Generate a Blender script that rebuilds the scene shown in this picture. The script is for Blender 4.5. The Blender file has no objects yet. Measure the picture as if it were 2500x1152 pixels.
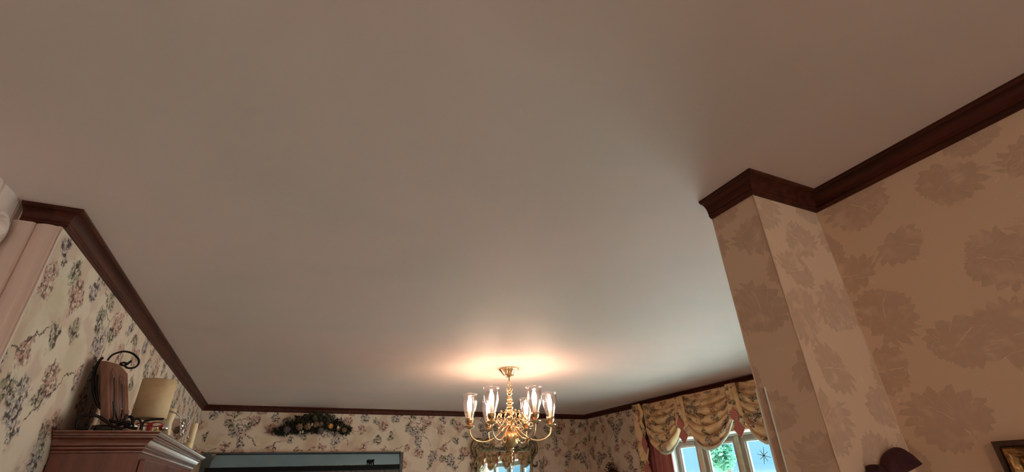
import bpy, bmesh, math, random
from mathutils import Vector, Matrix
random.seed(7)
S = bpy.context.scene
C = S.collection
PI = math.pi
EYE = 1.70            # camera height; ceiling 0.75 above it
CEIL = 2.45

# ------------------------------------------------------------------ camera
FPX = 1149.669
R_ = Vector((0.90697067, -0.41999808, -0.03171454))
U_ = Vector((-0.16969975, -0.43329766, 0.88513001))
F_ = Vector((0.38549474, 0.79740501, 0.46426184))
cam = bpy.data.cameras.new('camera')
cam.sensor_width = 36
cam.lens = FPX / 2500 * 36
cam.clip_start = 0.02
co = bpy.data.objects.new('camera', cam)
C.objects.link(co)
co.matrix_world = Matrix(((R_.x, U_.x, -F_.x, 0), (R_.y, U_.y, -F_.y, 0), (R_.z, U_.z, -F_.z, EYE), (0, 0, 0, 1)))
S.camera = co

def at(px, py, axis, v):
    """point of the photograph's pixel on a wall plane (x, y or z = v, v for z absolute)"""
    d = F_ + R_ * ((px - 1250) / FPX) - U_ * ((py - 576) / FPX)
    o = Vector((0, 0, EYE))
    k = 'xyz'.index(axis)
    return o + d * ((v - o[k]) / d[k])

# ------------------------------------------------------------------ view, world, lights
S.view_settings.view_transform = 'Standard'
S.view_settings.look = 'None'
S.view_settings.gamma = 1
S.view_settings.use_curve_mapping = False
S.view_settings.exposure = 0.85
S.cycles.max_bounces = 8

w = bpy.data.worlds.new('world')
S.world = w
w.use_nodes = True
wn = w.node_tree.nodes
wl = w.node_tree.links
bg = wn['Background']
tc = wn.new('ShaderNodeTexCoord')
sep = wn.new('ShaderNodeSeparateXYZ')
wl.new(tc.outputs['Generated'], sep.inputs[0])
rmp = wn.new('ShaderNodeValToRGB')
mr = wn.new('ShaderNodeMapRange')
mr.inputs[1].default_value = -1
mr.inputs[2].default_value = 1
wl.new(sep.outputs[2], mr.inputs[0])
wl.new(mr.outputs[0], rmp.inputs[0])
rmp.color_ramp.elements[0].position = 0.0
rmp.color_ramp.elements[0].color = (4.6, 5.0, 4.6, 1)
rmp.color_ramp.elements[1].position = 1.0
rmp.color_ramp.elements[1].color = (4.5, 7.5, 8.0, 1)
e = rmp.color_ramp.elements.new(0.49)
e.color = (0.9, 1.0, 0.95, 1)
e = rmp.color_ramp.elements.new(0.505)
e.color = (0.22, 0.45, 0.58, 1)
e = rmp.color_ramp.elements.new(0.57)
e.color = (0.30, 0.54, 0.68, 1)
e = rmp.color_ramp.elements.new(0.70)
e.color = (3.2, 6.8, 7.2, 1)
wl.new(rmp.outputs[0], bg.inputs[0])
bg.inputs[1].default_value = 1.0

sun = bpy.data.lights.new('sun', 'SUN')
sun.energy = 22
sun.angle = math.radians(1)
sun.color = (1.0, .88, .80)
so_ = bpy.data.objects.new('sun', sun)
so_.rotation_euler = Vector((-.45, .38, 1.0)).to_track_quat('Z', 'Y').to_euler()   # high, from behind the house
C.objects.link(so_)

def portal(name, loc, rot, sx, sy):
    l = bpy.data.lights.new(name, 'AREA')
    l.shape = 'RECTANGLE'
    l.size, l.size_y = sx, sy
    l.cycles.is_portal = True
    o = bpy.data.objects.new(name, l)
    o.location = loc
    o.rotation_euler = rot
    C.objects.link(o)
portal('window_portal', (4.02, 2.95, 1.4), (0, math.radians(90), 0), 1.3, 2.6)
portal('rear_portal', (0.0, -4.1, 1.4), (math.radians(90), 0, 0), 2.2, 1.9)

BULB_STRENGTH = 110
FILL_NEAR = 68  # strength of the added fill lamp behind the camera

# ------------------------------------------------------------------ tagging
def tag(o, label=None, cat=None, group=None, kind=None):
    if label: o['label'] = label
    if cat: o['category'] = cat
    if group: o['group'] = group
    if kind: o['kind'] = kind
    return o

def thing(name, label, cat, loc=(0, 0, 0), group=None):
    o = bpy.data.objects.new(name, None)
    o.empty_display_size = 0.05
    o.location = loc
    C.objects.link(o)
    return tag(o, label, cat, group)

def smooth(me, on=True):
    if on:
        for p in me.polygons: p.use_smooth = True

class MB:
    def __init__(self): self.bm = bmesh.new()
    def box(self, a, b, rz=0, piv=None):
        x0, y0, z0 = a; x1, y1, z1 = b
        vs = [self.bm.verts.new(v) for v in ((x0,y0,z0),(x1,y0,z0),(x1,y1,z0),(x0,y1,z0),(x0,y0,z1),(x1,y0,z1),(x1,y1,z1),(x0,y1,z1))]
        for f in ((0,3,2,1),(4,5,6,7),(0,1,5,4),(1,2,6,5),(2,3,7,6),(3,0,4,7)):
            self.bm.faces.new([vs[i] for i in f])
        return self
    def poly(self, pts):
        self.bm.faces.new([self.bm.verts.new(p) for p in pts]); return self
    def prism(self, pts, off):
        a = [self.bm.verts.new(p) for p in pts]
        b = [self.bm.verts.new(Vector(p) + Vector(off)) for p in pts]
        n = len(pts)
        self.bm.faces.new(a[::-1]); self.bm.faces.new(b)
        for i in range(n): self.bm.faces.new((a[i], a[(i+1) % n], b[(i+1) % n], b[i]))
        return self
    def lathe(self, prof, c=(0, 0, 0), ax=(0, 0, 1), n=24, cap=True):
        ax = Vector(ax).normalized(); q = Vector((0, 0, 1)).rotation_difference(ax); c = Vector(c)
        rings = []
        for r, z in prof:
            if r < 1e-6: rings.append([self.bm.verts.new(c + q @ Vector((0, 0, z)))])
            else: rings.append([self.bm.verts.new(c + q @ Vector((r*math.cos(2*PI*k/n), r*math.sin(2*PI*k/n), z))) for k in range(n)])
        for A, B in zip(rings, rings[1:]):
            if len(A) == 1 and len(B) == 1: continue
            for k in range(n):
                k2 = (k+1) % n
                if len(A) == 1: self.bm.faces.new((A[0], B[k2], B[k]))
                elif len(B) == 1: self.bm.faces.new((A[k], A[k2], B[0]))
                else: self.bm.faces.new((A[k], A[k2], B[k2], B[k]))
        if cap:
            for A, fl in ((rings[0], True), (rings[-1], False)):
                if len(A) > 1: self.bm.faces.new(A[::-1] if fl else A)
        return self
    def tube(self, pts, r, n=8, closed=False):
        pts = [Vector(p) for p in pts]
        m = len(pts)
        rr = r if isinstance(r, (list, tuple)) else [r]*m
        prev = None; rings = []
        for i, p in enumerate(pts):
            if closed: t = pts[(i+1) % m] - pts[i-1]
            else: t = pts[min(i+1, m-1)] - pts[max(i-1, 0)]
            t.normalize()
            if prev is None:
                up = Vector((0, 0, 1)) if abs(t.z) < .9 else Vector((1, 0, 0))
                a = t.cross(up).normalized()
            else:
                a = (prev - t * prev.dot(t)).normalized()
            prev = a
            b = t.cross(a)
            rings.append([self.bm.verts.new(p + (a*math.cos(2*PI*k/n) + b*math.sin(2*PI*k/n)) * rr[i]) for k in range(n)])
        rng = range(m if closed else m-1)
        for i in rng:
            A, B = rings[i], rings[(i+1) % m]
            for k in range(n): self.bm.faces.new((A[k], A[(k+1) % n], B[(k+1) % n], B[k]))
        if not closed:
            self.bm.faces.new(rings[0][::-1]); self.bm.faces.new(rings[-1])
        return self
    def sphere(self, c, r, n=12, sq=(1, 1, 1)):
        m = Matrix.Translation(c) @ Matrix.Diagonal((r*sq[0], r*sq[1], r*sq[2], 1))
        bmesh.ops.create_uvsphere(self.bm, u_segments=n, v_segments=max(6, n//2+2), radius=1, matrix=m)
        return self
    def grid(self, fn, nu, nv, thick=0):
        vs = [[self.bm.verts.new(fn(i/nu, j/nv)) for j in range(nv+1)] for i in range(nu+1)]
        for i in range(nu):
            for j in range(nv):
                self.bm.faces.new((vs[i][j], vs[i+1][j], vs[i+1][j+1], vs[i][j+1]))
        return self
    def build(self, name, mat, parent=None, sm=False, bevel=0, solid=0, fix=True):
        me = bpy.data.meshes.new(name)
        if fix: bmesh.ops.recalc_face_normals(self.bm, faces=self.bm.faces)
        self.bm.to_mesh(me); self.bm.free()
        smooth(me, sm)
        me.materials.append(mat)
        o = bpy.data.objects.new(name, me)
        C.objects.link(o)
        if parent:
            o.parent = parent
            o.matrix_parent_inverse = Matrix.Translation(-parent.location)
        if solid:
            m = o.modifiers.new('solid', 'SOLIDIFY'); m.thickness = solid; m.offset = 0
        if bevel:
            m = o.modifiers.new('bevel', 'BEVEL'); m.width = bevel; m.segments = 2; m.limit_method = 'ANGLE'
        return o

def spline(pts, n=6, closed=False):
    """Catmull-Rom through points"""
    P = [Vector(p) for p in pts]; m = len(P); out = []
    for i in range(m if closed else m-1):
        if closed: a, b, c, d = P[i-1], P[i], P[(i+1) % m], P[(i+2) % m]
        else: a, b, c, d = P[max(i-1, 0)], P[i], P[i+1], P[min(i+2, m-1)]
        for k in range(n):
            t = k/n
            out.append(0.5*((2*b) + (c-a)*t + (2*a-5*b+4*c-d)*t*t + (3*b-a-3*c+d)*t**3))
    if not closed: out.append(P[-1])
    return out

def sweep(path, prof, off=0):
    """profile (out, z) swept along a 2D wall path, room on the right of travel, mitred"""
    m = MB(); n = len(path); rings = []
    for i, p in enumerate(path):
        p = Vector(p)
        d0 = (p - Vector(path[i-1])).normalized() if i else None
        d1 = (Vector(path[i+1]) - p).normalized() if i < n-1 else None
        if d0 is None: d0 = d1
        if d1 is None: d1 = d0
        n0 = Vector((d0.y, -d0.x)); n1 = Vector((d1.y, -d1.x))
        mm = (n0 + n1); mm = mm / max(1e-6, mm.dot(n0))
        rings.append([m.bm.verts.new((p.x + mm.x*o, p.y + mm.y*o, z)) for o, z in prof])
    k = len(prof)
    for A, B in zip(rings, rings[1:]):
        for j in range(k): m.bm.faces.new((A[j], A[(j+1) % k], B[(j+1) % k], B[j]))
    m.bm.faces.new(rings[0]); m.bm.faces.new(rings[-1][::-1])
    return m

# ------------------------------------------------------------------ node expressions
class X:
    """number-like wrapper around a node socket"""
    nt = None
    def __init__(s, k): s.k = k
    @staticmethod
    def m(op, a, b=None, c=None):
        n = X.nt.nodes.new('ShaderNodeMath'); n.operation = op
        for i, v in enumerate((a, b, c)):
            if v is None: continue
            if isinstance(v, X): X.nt.links.new(v.k, n.inputs[i])
            else: n.inputs[i].default_value = v
        return X(n.outputs[0])
    def __add__(a, b): return X.m('ADD', a, b)
    __radd__ = __add__
    def __sub__(a, b): return X.m('SUBTRACT', a, b)
    def __rsub__(a, b): return X.m('SUBTRACT', b, a)
    def __mul__(a, b): return X.m('MULTIPLY', a, b)
    __rmul__ = __mul__
    def __truediv__(a, b): return X.m('DIVIDE', a, b)
def vmin(a, b): return X.m('MINIMUM', a, b)
def vmax(a, b): return X.m('MAXIMUM', a, b)
def smin(a, b, k): return X.m('SMOOTH_MIN', a, b, k)
def hyp(a, b): return X.m('SQRT', a*a + b*b)
def wrap(a, h): return X.m('WRAP', a, h, -h)
def sstep(lo, hi, v):
    n = X.nt.nodes.new('ShaderNodeMapRange'); n.interpolation_type = 'SMOOTHSTEP'
    X.nt.links.new(v.k, n.inputs[0])
    n.inputs[1].default_value = lo; n.inputs[2].default_value = hi
    return X(n.outputs[0])
def below(v, e, s):   # 1 where v<e, soft edge s
    return 1 - sstep(e-s, e+s, v)
def mixc(fac, a, b):
    n = X.nt.nodes.new('ShaderNodeMix'); n.data_type = 'RGBA'
    X.nt.links.new(fac.k, n.inputs[0])
    for i, v in ((6, a), (7, b)):
        if hasattr(v, 'k'): X.nt.links.new(v.k, n.inputs[i])
        else: n.inputs[i].default_value = (*v, 1)
    return X(n.outputs[2])
def comb(x, y, z=0.0):
    n = X.nt.nodes.new('ShaderNodeCombineXYZ')
    for i, v in enumerate((x, y, z)):
        if isinstance(v, X): X.nt.links.new(v.k, n.inputs[i])
        else: n.inputs[i].default_value = v
    return X(n.outputs[0])
def noise(vec, scale, detail=3, rough=.5, col=False):
    n = X.nt.nodes.new('ShaderNodeTexNoise')
    X.nt.links.new(vec.k, n.inputs['Vector'])
    n.inputs['Scale'].default_value = scale; n.inputs['Detail'].default_value = detail
    n.inputs['Roughness'].default_value = rough
    return X(n.outputs['Color' if col else 'Fac'])
def voro(vec, scale, out='Distance', feat='F1', rnd=1):
    n = X.nt.nodes.new('ShaderNodeTexVoronoi'); n.feature = feat
    X.nt.links.new(vec.k, n.inputs['Vector'])
    n.inputs['Scale'].default_value = scale; n.inputs['Randomness'].default_value = rnd
    return X(n.outputs[out])
def coords():
    n = X.nt.nodes.new('ShaderNodeTexCoord')
    s = X.nt.nodes.new('ShaderNodeSeparateXYZ')
    X.nt.links.new(n.outputs['Object'], s.inputs[0])
    return X(s.outputs[0]), X(s.outputs[1]), X(s.outputs[2]), X(n.outputs['Object'])
def normal():
    n = X.nt.nodes.new('ShaderNodeNewGeometry')
    s = X.nt.nodes.new('ShaderNodeSeparateXYZ')
    X.nt.links.new(n.outputs['Normal'], s.inputs[0])
    return X(s.outputs[0]), X(s.outputs[1]), X(s.outputs[2])
def uvsock():
    n = X.nt.nodes.new('ShaderNodeUVMap')
    s = X.nt.nodes.new('ShaderNodeSeparateXYZ')
    X.nt.links.new(n.outputs[0], s.inputs[0])
    return X(s.outputs[0]), X(s.outputs[1])

def newmat(name, rough=.5, metal=0, col=(.5, .5, .5), spec=.5):
    m = bpy.data.materials.new(name); m.use_nodes = True
    X.nt = m.node_tree
    b = m.node_tree.nodes['Principled BSDF']
    b.inputs['Base Color'].default_value = (*col, 1)
    b.inputs['Roughness'].default_value = rough
    b.inputs['Metallic'].default_value = metal
    b.inputs['Specular IOR Level'].default_value = spec
    return m, b
def setc(b, x, inp='Base Color'): X.nt.links.new(x.k, b.inputs[inp])
def bump(b, h, strength=.3, dist=.01):
    n = X.nt.nodes.new('ShaderNodeBump'); n.inputs['Strength'].default_value = strength
    n.inputs['Distance'].default_value = dist
    X.nt.links.new(h.k, n.inputs['Height']); X.nt.links.new(n.outputs[0], b.inputs['Normal'])

def mottled(name, col, col2=None, rough=.5, metal=0, scale=20, spec=.5, bmp=0, amt=1):
    m, b = newmat(name, rough, metal, col, spec)
    col2 = col2 or tuple(c*.8 for c in col)
    *_, v = coords()
    f = noise(v, scale, 3)
    setc(b, mixc(sstep(.35, .65, f), col, col2))
    if bmp: bump(b, f, bmp, .005)
    return m

def wood(name, a, bb, rough=.35, axis=1, sc=1):
    m, b = newmat(name, rough, 0, a)
    x, y, z, v = coords()
    q = comb(x*(3 if axis == 0 else 40)*sc, y*(3 if axis == 1 else 40)*sc, z*(3 if axis == 2 else 40)*sc)
    f = noise(q, 1, 5, .6)
    setc(b, mixc(sstep(.3, .7, f), a, bb))
    bump(b, f, .15, .002)
    return m

# ---- wallpapers
def floral_mat(name, base, swap=None, gold=False, uv=False, sc=1.0):
    m, b = newmat(name, .75, 0, base, .25)
    x, y, z, v = coords()
    if uv:
        u, vv = uvsock(); v = comb(u, vv)
    else:
        nx, ny, nz = normal()
        side = X.m('GREATER_THAN', X.m('ABSOLUTE', nx), .7)
        u = x*(1-side) + y*side
        vv = z
        v = comb(u, vv)
    if sc != 1.0: u = u*sc; vv = vv*sc; v = comb(u, vv)
    # wobble
    nw = X.nt.nodes.new('ShaderNodeSeparateXYZ')
    X.nt.links.new(noise(v, 14, 3, .6, True).k, nw.inputs[0])
    du = (X(nw.outputs[0]) - .5)*.13; dv = (X(nw.outputs[1]) - .5)*.13
    nw2 = X.nt.nodes.new('ShaderNodeSeparateXYZ')
    X.nt.links.new(noise(v, 48, 3, .65, True).k, nw2.inputs[0])
    eu = (X(nw2.outputs[0]) - .5)*.045; ev = (X(nw2.outputs[1]) - .5)*.045
    uu = u + du + eu; vw = vv + dv + ev
    TW, TH = .43, .31      # half tile
    def clus(cx, cy, rx, ry, soft=.25):
        a = wrap(uu - cx, TW)*(1/rx); c = wrap(vw - cy, TH)*(1/ry)
        return below(hyp(a, c), 1, soft)
    def clusset(L, soft=.25):
        o = None
        for q in L:
            k = clus(*q, soft); o = k if o is None else vmax(o, k)
        return o
    blue = clusset([(.08, .08, .055, .07), (.13, .00, .035, .05), (.52, .36, .06, .055), (.57, .27, .035, .06), (.30, .50, .04, .05), (.74, .12, .045, .06), (.36, .56, .04, .04), (.84, .50, .035, .05)])
    pink = clusset([(.24, .16, .055, .045), (.0, .20, .04, .04), (.40, .05, .06, .05), (.66, .46, .055, .045), (.18, .42, .06, .05), (.82, .38, .045, .05), (.58, .16, .05, .045), (.45, .22, .035, .04), (.70, .55, .05, .035)])
    ochre = clusset([(.33, .26, .07, .08), (.78, .24, .06, .09), (.05, .36, .06, .06)], .6)
    green = clusset([(.20, .10, .045, .03), (.45, .42, .04, .045), (.62, .40, .035, .04), (.86, .10, .05, .035), (.35, .02, .03, .05), (.10, .47, .045, .03), (.70, .03, .03, .04), (.27, .32, .035, .04), (.50, .52, .04, .03), (.14, .28, .03, .04)])
    f1 = noise(v, 85, 2, .6); f2 = noise(v, 55, 3, .65); f3 = voro(v, 110)
    petals = voro(v, 42)
    wob = X.m('SINE', vw*240)*.004
    def branch(pts, cx, cy, wd):
        a = wrap(u + du*.6 + eu*.9 - cx, TW); c = wrap(vv + dv*.6 + ev*.9 - cy, TH)
        d = None
        for (x0, y0), (x1, y1) in zip(pts, pts[1:]):
            L2 = (x1-x0)**2 + (y1-y0)**2
            pa = a - x0; pc = c - y0
            t = X.m('MULTIPLY_ADD', pa, (x1-x0)/L2, pc*((y1-y0)/L2))
            n = X.nt.nodes.new('ShaderNodeClamp'); X.nt.links.new(t.k, n.inputs[0]); t = X(n.outputs[0])
            e_ = hyp(pa - t*(x1-x0), pc - t*(y1-y0))
            d = e_ if d is None else vmin(d, e_)
        return d
    br = branch([(-.13, -.10), (-.07, -.06), (-.05, -.01), (.0, .0), (.04, .06), (.10, .08)], .30, .14, .003)
    br = vmin(br, branch([(-.05, -.01), (-.09, .05), (-.08, .09)], .30, .14, .003))
    br = vmin(br, branch([(-.12, .10), (-.06, .05), (-.05, -.02), (.02, -.05), (.05, -.11)], .66, .34, .003))
    br = vmin(br, branch([(-.06, .05), (-.01, .07), (.05, .13)], .66, .34, .003))
    br = vmin(br, branch([(-.10, -.06), (-.03, -.05), (.0, .0), (.07, .02)], .02, .26, .003))
    br = vmin(br, branch([(-.10, .04), (-.05, .03), (-.02, -.02), (.05, -.03), (.09, .0), (.12, .05)], .50, .48, .003))
    line = below(br, .0030, .0022)
    if gold:
        cb, cp, cg, co_, cl = (.26, .25, .24), (.38, .12, .10), (.13, .12, .06), (.42, .27, .10), (.035, .02, .015)
    else:
        cb, cp, cg, co_, cl = (.24, .22, .24), (.40, .17, .13), (.22, .20, .13), (.44, .33, .18), (.05, .025, .02)
    c = mixc(noise(v, 5, 2)*.5, base, tuple(q*.9 for q in base))
    c = mixc(ochre*.4, c, co_)
    c = mixc(sstep(.50, .62, noise(v, 7, 2))*.30, c, cp)
    c = mixc(blue*sstep(.42, .54, f2)*.8, c, cb)
    c = mixc(pink*sstep(.40, .54, f2)*.75, c, cp)
    c = mixc(green*sstep(.38, .52, f2)*.8, c, cg)
    dots = vmax(vmax(blue, pink*.85), green)*sstep(.54, .60, vmax(f1*.97, noise(v, 46, 1, .5)))*.9
    c = mixc(dots, c, cl)
    light = vmax(blue, pink)*below(petals, .22, .12)*.35
    c = mixc(light, c, tuple(min(1, q*1.1) for q in base))
    # stray specks
    c = mixc(below(f3, .12, .06)*sstep(.62, .70, noise(v, 9, 2))*.7, c, cl)
    c = mixc(line*.9, c, cl)
    setc(b, c)
    return m, b

LEAVES = [(.09, .09, 60, .118, .35, 11), (.22, .05, -30, .096, -.4, 10), (.05, .25, 125, .100, -.35, 10), (.17, .24, 15, .092, .4, 9), (.33, .13, 80, .084, .3, 9),
          (.39, .27, -20, .122, -.35, 12), (.30, .37, 100, .116, .35, 11), (.43, .44, 200, .100, -.4, 10), (.14, .41, -60, .110, .35, 11), (.22, .51, -150, .086, .4, 9),
          (.44, .06, 150, .094, -.35, 9), (.03, .52, 30, .080, .4, 8)]
def damask_mat(name, base, leaf, vein):
    m, b = newmat(name, .6, 0, base, .3)
    x, y, z, v = coords()
    nx, ny, nz = normal()
    side = X.m('GREATER_THAN', X.m('ABSOLUTE', nx), .7)
    u = x*(1-side) + y*side
    vv = z
    v = comb(u, vv)
    s1 = X.nt.nodes.new('ShaderNodeSeparateXYZ'); X.nt.links.new(noise(v, 26, 3, .6, True).k, s1.inputs[0])
    uu = u + (X(s1.outputs[0]) - .5)*.022; vw = vv + (X(s1.outputs[1]) - .5)*.022
    TW, TH = .250, .280
    frac = lambda q: X.m('FRACT', q)
    ab = lambda q: X.m('ABSOLUTE', q)
    leafm = vein_ = None
    for (cx, cy, rot, R, bend, nl) in LEAVES:
        a_ = wrap(uu - cx, TW); c_ = wrap(vw - cy, TH)
        cr_, sr_ = math.cos(math.radians(rot)), math.sin(math.radians(rot))
        p_ = a_*cr_ + c_*sr_
        q_ = c_*cr_ - a_*sr_
        q_ = X.m('MULTIPLY_ADD', p_*p_, bend/R, q_)
        r_ = hyp(p_, q_)
        th = X.m('ARCTAN2', q_, p_)
        fr_ = frac(X.m('MULTIPLY_ADD', ab(th), nl/PI, .35))       # lobes, swept to the tip
        lob = X.m('MULTIPLY_ADD', fr_, .20, .82)
        rr_ = X.m('MULTIPLY_ADD', X.m('COSINE', th), .40*R, .62*R)*lob
        d_ = r_ - rr_
        k_ = below(d_, 0, .0016)
        spine = below(ab(q_), .0012, .0010)*below(ab(p_ - .30*R), .42*R, .01)
        side = vmax(below(fr_, .05, .03), 0.0)*sstep(.35*R, .5*R, r_)
        vv_ = vmax(spine, side*.8)*below(d_, .004, .003)
        leafm = k_ if leafm is None else vmax(leafm, k_)
        vein_ = vv_ if vein_ is None else vmax(vein_, vv_)
    gate = sstep(.42, .58, noise(v, 24, 2))
    edge = 0.0
    wisp = below(X.m('ABSOLUTE', noise(v, 20, 2, .5) - .5), .010, .006)*sstep(.55, .62, noise(v, 11, 2))
    veins = vmax(vein_*gate, wisp*.5)
    c = mixc(noise(v, 2.2, 2), base, tuple(q*.93 for q in base))
    lf = mixc(sstep(.35, .65, noise(v, 60, 3)), leaf, tuple(q*1.06 for q in leaf))
    c = mixc(leafm*sstep(.25, .5, noise(v, 22, 2)), c, lf)
    c = mixc(veins*.55, c, vein)
    setc(b, c)
    bump(b, leafm*.5 + noise(v, 300, 2)*.3, .12, .001)
    return m

M = {}
M['floral'], _b = floral_mat('floral_wallpaper', (.68, .53, .42))
M['fabric'], fb = floral_mat('floral_fabric', (.72, .50, .28), gold=True, uv=True, sc=1.15)
fb.inputs['Roughness'].default_value = .6
M['damask'] = damask_mat('damask_wallpaper', (.78, .55, .405), (.60, .405, .30), (.90, .70, .54))

m, b = newmat('ceiling_paint', .62, 0, (.62, .56, .50), .25)
x, y, z, v = coords()
c = mixc(sstep(.35, .65, noise(v, 1.3, 2)), (.690, .535, .495), (.655, .545, .500))
c = mixc(sstep(.45, .75, noise(v, 2.6, 3))*.35, c, (.60, .50, .46))
# two marked patches: a faint reddish stain and fine scuffs near the right wall
st = below(hyp((x-.52)*2.6, (y-.02)*3.4), .35, .45)
c = mixc(st*.55, c, (.42, .25, .24))
sc_ = below(X.m('ABSOLUTE', noise(comb(x*4, y*9, 0.0), 3, 3, .6) - .5), .008, .006)*sstep(.60, .68, noise(v, 2.4, 2))
c = mixc(sc_*.25, c, (.70, .64, .58))
setc(b, c)
bump(b, noise(v, 3.5, 2)*1.0 + noise(v, 220, 2)*.02, .25, .02)
M['ceiling'] = m

M['crown_y'] = wood('crown_wood_lengthwise', (.085, .018, .008), (.034, .007, .003), .5, 1)
M['crown_y'].node_tree.nodes['Principled BSDF'].inputs['Specular IOR Level'].default_value = .25
M['crown_x'] = M['crown_y']
M['pink_paint'] = mottled('pink_gloss_paint', (.68, .51, .45), (.65, .48, .42), .35, scale=3)
M['brown_trim'] = mottled('taupe_paint', (.30, .22, .18), (.26, .19, .155), .45, scale=8)
M['white_trim'] = mottled('white_trim_paint', (.78, .80, .76), (.74, .76, .72), .4, scale=5)
M['floor'] = mottled('beige_carpet', (.62, .50, .42), (.56, .45, .38), .9, scale=30)
M['plaster'] = mottled('plain_plaster', (.36, .28, .22), (.32, .25, .20), .8, scale=3)
M['hutch'] = wood('hutch_wood', (.19, .042, .020), (.11, .024, .012), .3, 2)
M['hutch'].node_tree.nodes['Principled BSDF'].inputs['Coat Weight'].default_value = .3
M['hutch'].node_tree.nodes['Principled BSDF'].inputs['Coat Roughness'].default_value = .12
M['hutch'].node_tree.nodes['Principled BSDF'].inputs['Coat IOR'].default_value = 1.6
M['carved'] = wood('carved_wood', (.22, .070, .034), (.10, .030, .015), .45, 2)
M['groove'] = mottled('dark_groove_stain', (.035, .015, .01), None, .6)
M['iron'] = mottled('black_wrought_iron', (.012, .010, .010), (.02, .015, .012), .45, .6)
M['brass'] = mottled('polished_brass', (.68, .46, .27), (.58, .39, .22), .27, 1, scale=30)
M['globe_brass'] = mottled('brushed_brass', (.62, .40, .20), (.54, .34, .17), .38, 1, scale=30)
M['brass_dark'] = mottled('aged_brass', (.50, .30, .13), (.34, .20, .09), .3, 1, scale=40)
M['gilt'] = mottled('tarnished_gilt', (.30, .21, .11), (.10, .065, .035), .4, .7, scale=45, bmp=.4)
M['gold_leaf'] = mottled('gold_leaf_carving', (.62, .36, .13), (.20, .10, .04), .38, .75, scale=45, bmp=.6)
M['dark_frame'] = mottled('dark_frame_wood', (.07, .03, .018), (.035, .016, .010), .4, scale=30)
M['cream'] = mottled('cream_wax', (.80, .66, .42), (.76, .60, .38), .45, scale=9)
M['shade'] = mottled('cream_shade_cloth', (.66, .46, .27), (.60, .41, .24), .7, scale=25)
M['silver'] = mottled('silver_metal', (.75, .76, .76), (.65, .66, .66), .18, 1)
M['red'] = mottled('red_satin', (.62, .02, .015), (.45, .012, .01), .4)
M['lime'] = mottled('yellow_green_glaze', (.50, .55, .12), (.42, .42, .08), .3)
M['burgundy'] = mottled('burgundy_velvet', (.060, .005, .012), (.035, .003, .008), .75, scale=40)
M['dusty_pink'] = mottled('dusty_pink_cloth', (.42, .13, .10), (.38, .115, .09), .75, scale=30)
M['curtain'] = mottled('rose_curtain_cloth', (.36, .10, .09), (.31, .085, .08), .8, scale=14)
M['lining'] = mottled('pale_lining_cloth', (.55, .55, .47), (.50, .48, .38), .8, scale=18)
M['grey_frame'] = mottled('grey_green_frame', (.050, .058, .048), (.035, .040, .034), .4, scale=25)
M['black'] = mottled('black_lacquer', (.008, .008, .010), (.010, .010, .010), .7, spec=.1)
M['foliage'] = mottled('dark_dried_leaves', (.050, .048, .022), (.020, .016, .010), .7, scale=60)
M['dried'] = mottled('brown_dried_leaves', (.075, .030, .020), (.030, .012, .010), .7, scale=60)
M['fl_tan'] = mottled('tan_dried_petals', (.22, .13, .075), (.12, .07, .04), .7, scale=50)
M['fl_grey'] = mottled('mauve_grey_petals', (.13, .09, .09), (.07, .05, .05), .7, scale=50)
M['fl_orange'] = mottled('orange_dried_flower', (.60, .25, .05), (.42, .15, .03), .6, scale=50)
M['fl_cream'] = mottled('cream_seed_pod', (.62, .50, .36), (.5, .38, .26), .5, scale=50)
M['sleeve'] = mottled('ivory_candle_sleeve', (.85, .70, .55), (.8, .66, .5), .4)
M['plate'] = mottled('beige_plastic', (.60, .50, .40), (.55, .46, .37), .5)
M['canvas'] = mottled('dim_painted_canvas', (.055, .05, .035), (.03, .03, .022), .6, scale=6)
M['bark'] = mottled('tree_bark', (.10, .07, .05), None, .8)
M['grass'] = mottled('lawn_grass', (.10, .20, .07), (.07, .15, .05), .9, scale=6)
m, b = newmat('tree_leaves', .6, 0, (.16, .42, .22))
b.inputs['Transmission Weight'].default_value = 0
*_, v = coords()
setc(b, mixc(noise(v, 3, 2), (.10, .26, .18), (.04, .15, .09)))
tr = m.node_tree.nodes.new('ShaderNodeBsdfTranslucent'); tr.inputs[0].default_value = (.14, .30, .20, 1)
mx = m.node_tree.nodes.new('ShaderNodeMixShader'); mx.inputs[0].default_value = .6
m.node_tree.links.new(b.outputs[0], mx.inputs[1]); m.node_tree.links.new(tr.outputs[0], mx.inputs[2])
m.node_tree.links.new(mx.outputs[0], m.node_tree.nodes['Material Output'].inputs[0])
M['leaves'] = m

def thin_glass(name, tint, gloss=.12, rough=.02, haze=0):
    m = bpy.data.materials.new(name); m.use_nodes = True
    nt = m.node_tree; X.nt = nt
    nt.nodes.remove(nt.nodes['Principled BSDF'])
    t = nt.nodes.new('ShaderNodeBsdfTransparent'); t.inputs[0].default_value = (*tint, 1)
    g = nt.nodes.new('ShaderNodeBsdfGlossy'); g.inputs['Roughness'].default_value = rough
    lw = nt.nodes.new('ShaderNodeLayerWeight'); lw.inputs[0].default_value = .35
    mm = X.m('MULTIPLY_ADD', X(lw.outputs['Facing']), .55, gloss*.3)
    mx = nt.nodes.new('ShaderNodeMixShader')
    nt.links.new(X.m('MULTIPLY', mm, mm).k, mx.inputs[0])
    nt.links.new(t.outputs[0], mx.inputs[1]); nt.links.new(g.outputs[0], mx.inputs[2])
    nt.links.new(mx.outputs[0], nt.nodes['Material Output'].inputs[0])
    return m
M['shade_glass'] = thin_glass('clear_shade_glass', (.97, .95, .96), 1.1, .12)
M['pane'] = thin_glass('window_pane_glass', (.92, .98, 1.0), .2)
M['clear'] = thin_glass('clear_tableware_glass', (.86, .80, .78), .8)
M['guard'] = thin_glass('clear_acrylic', (.985, .98, .975), .1, .2)
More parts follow.
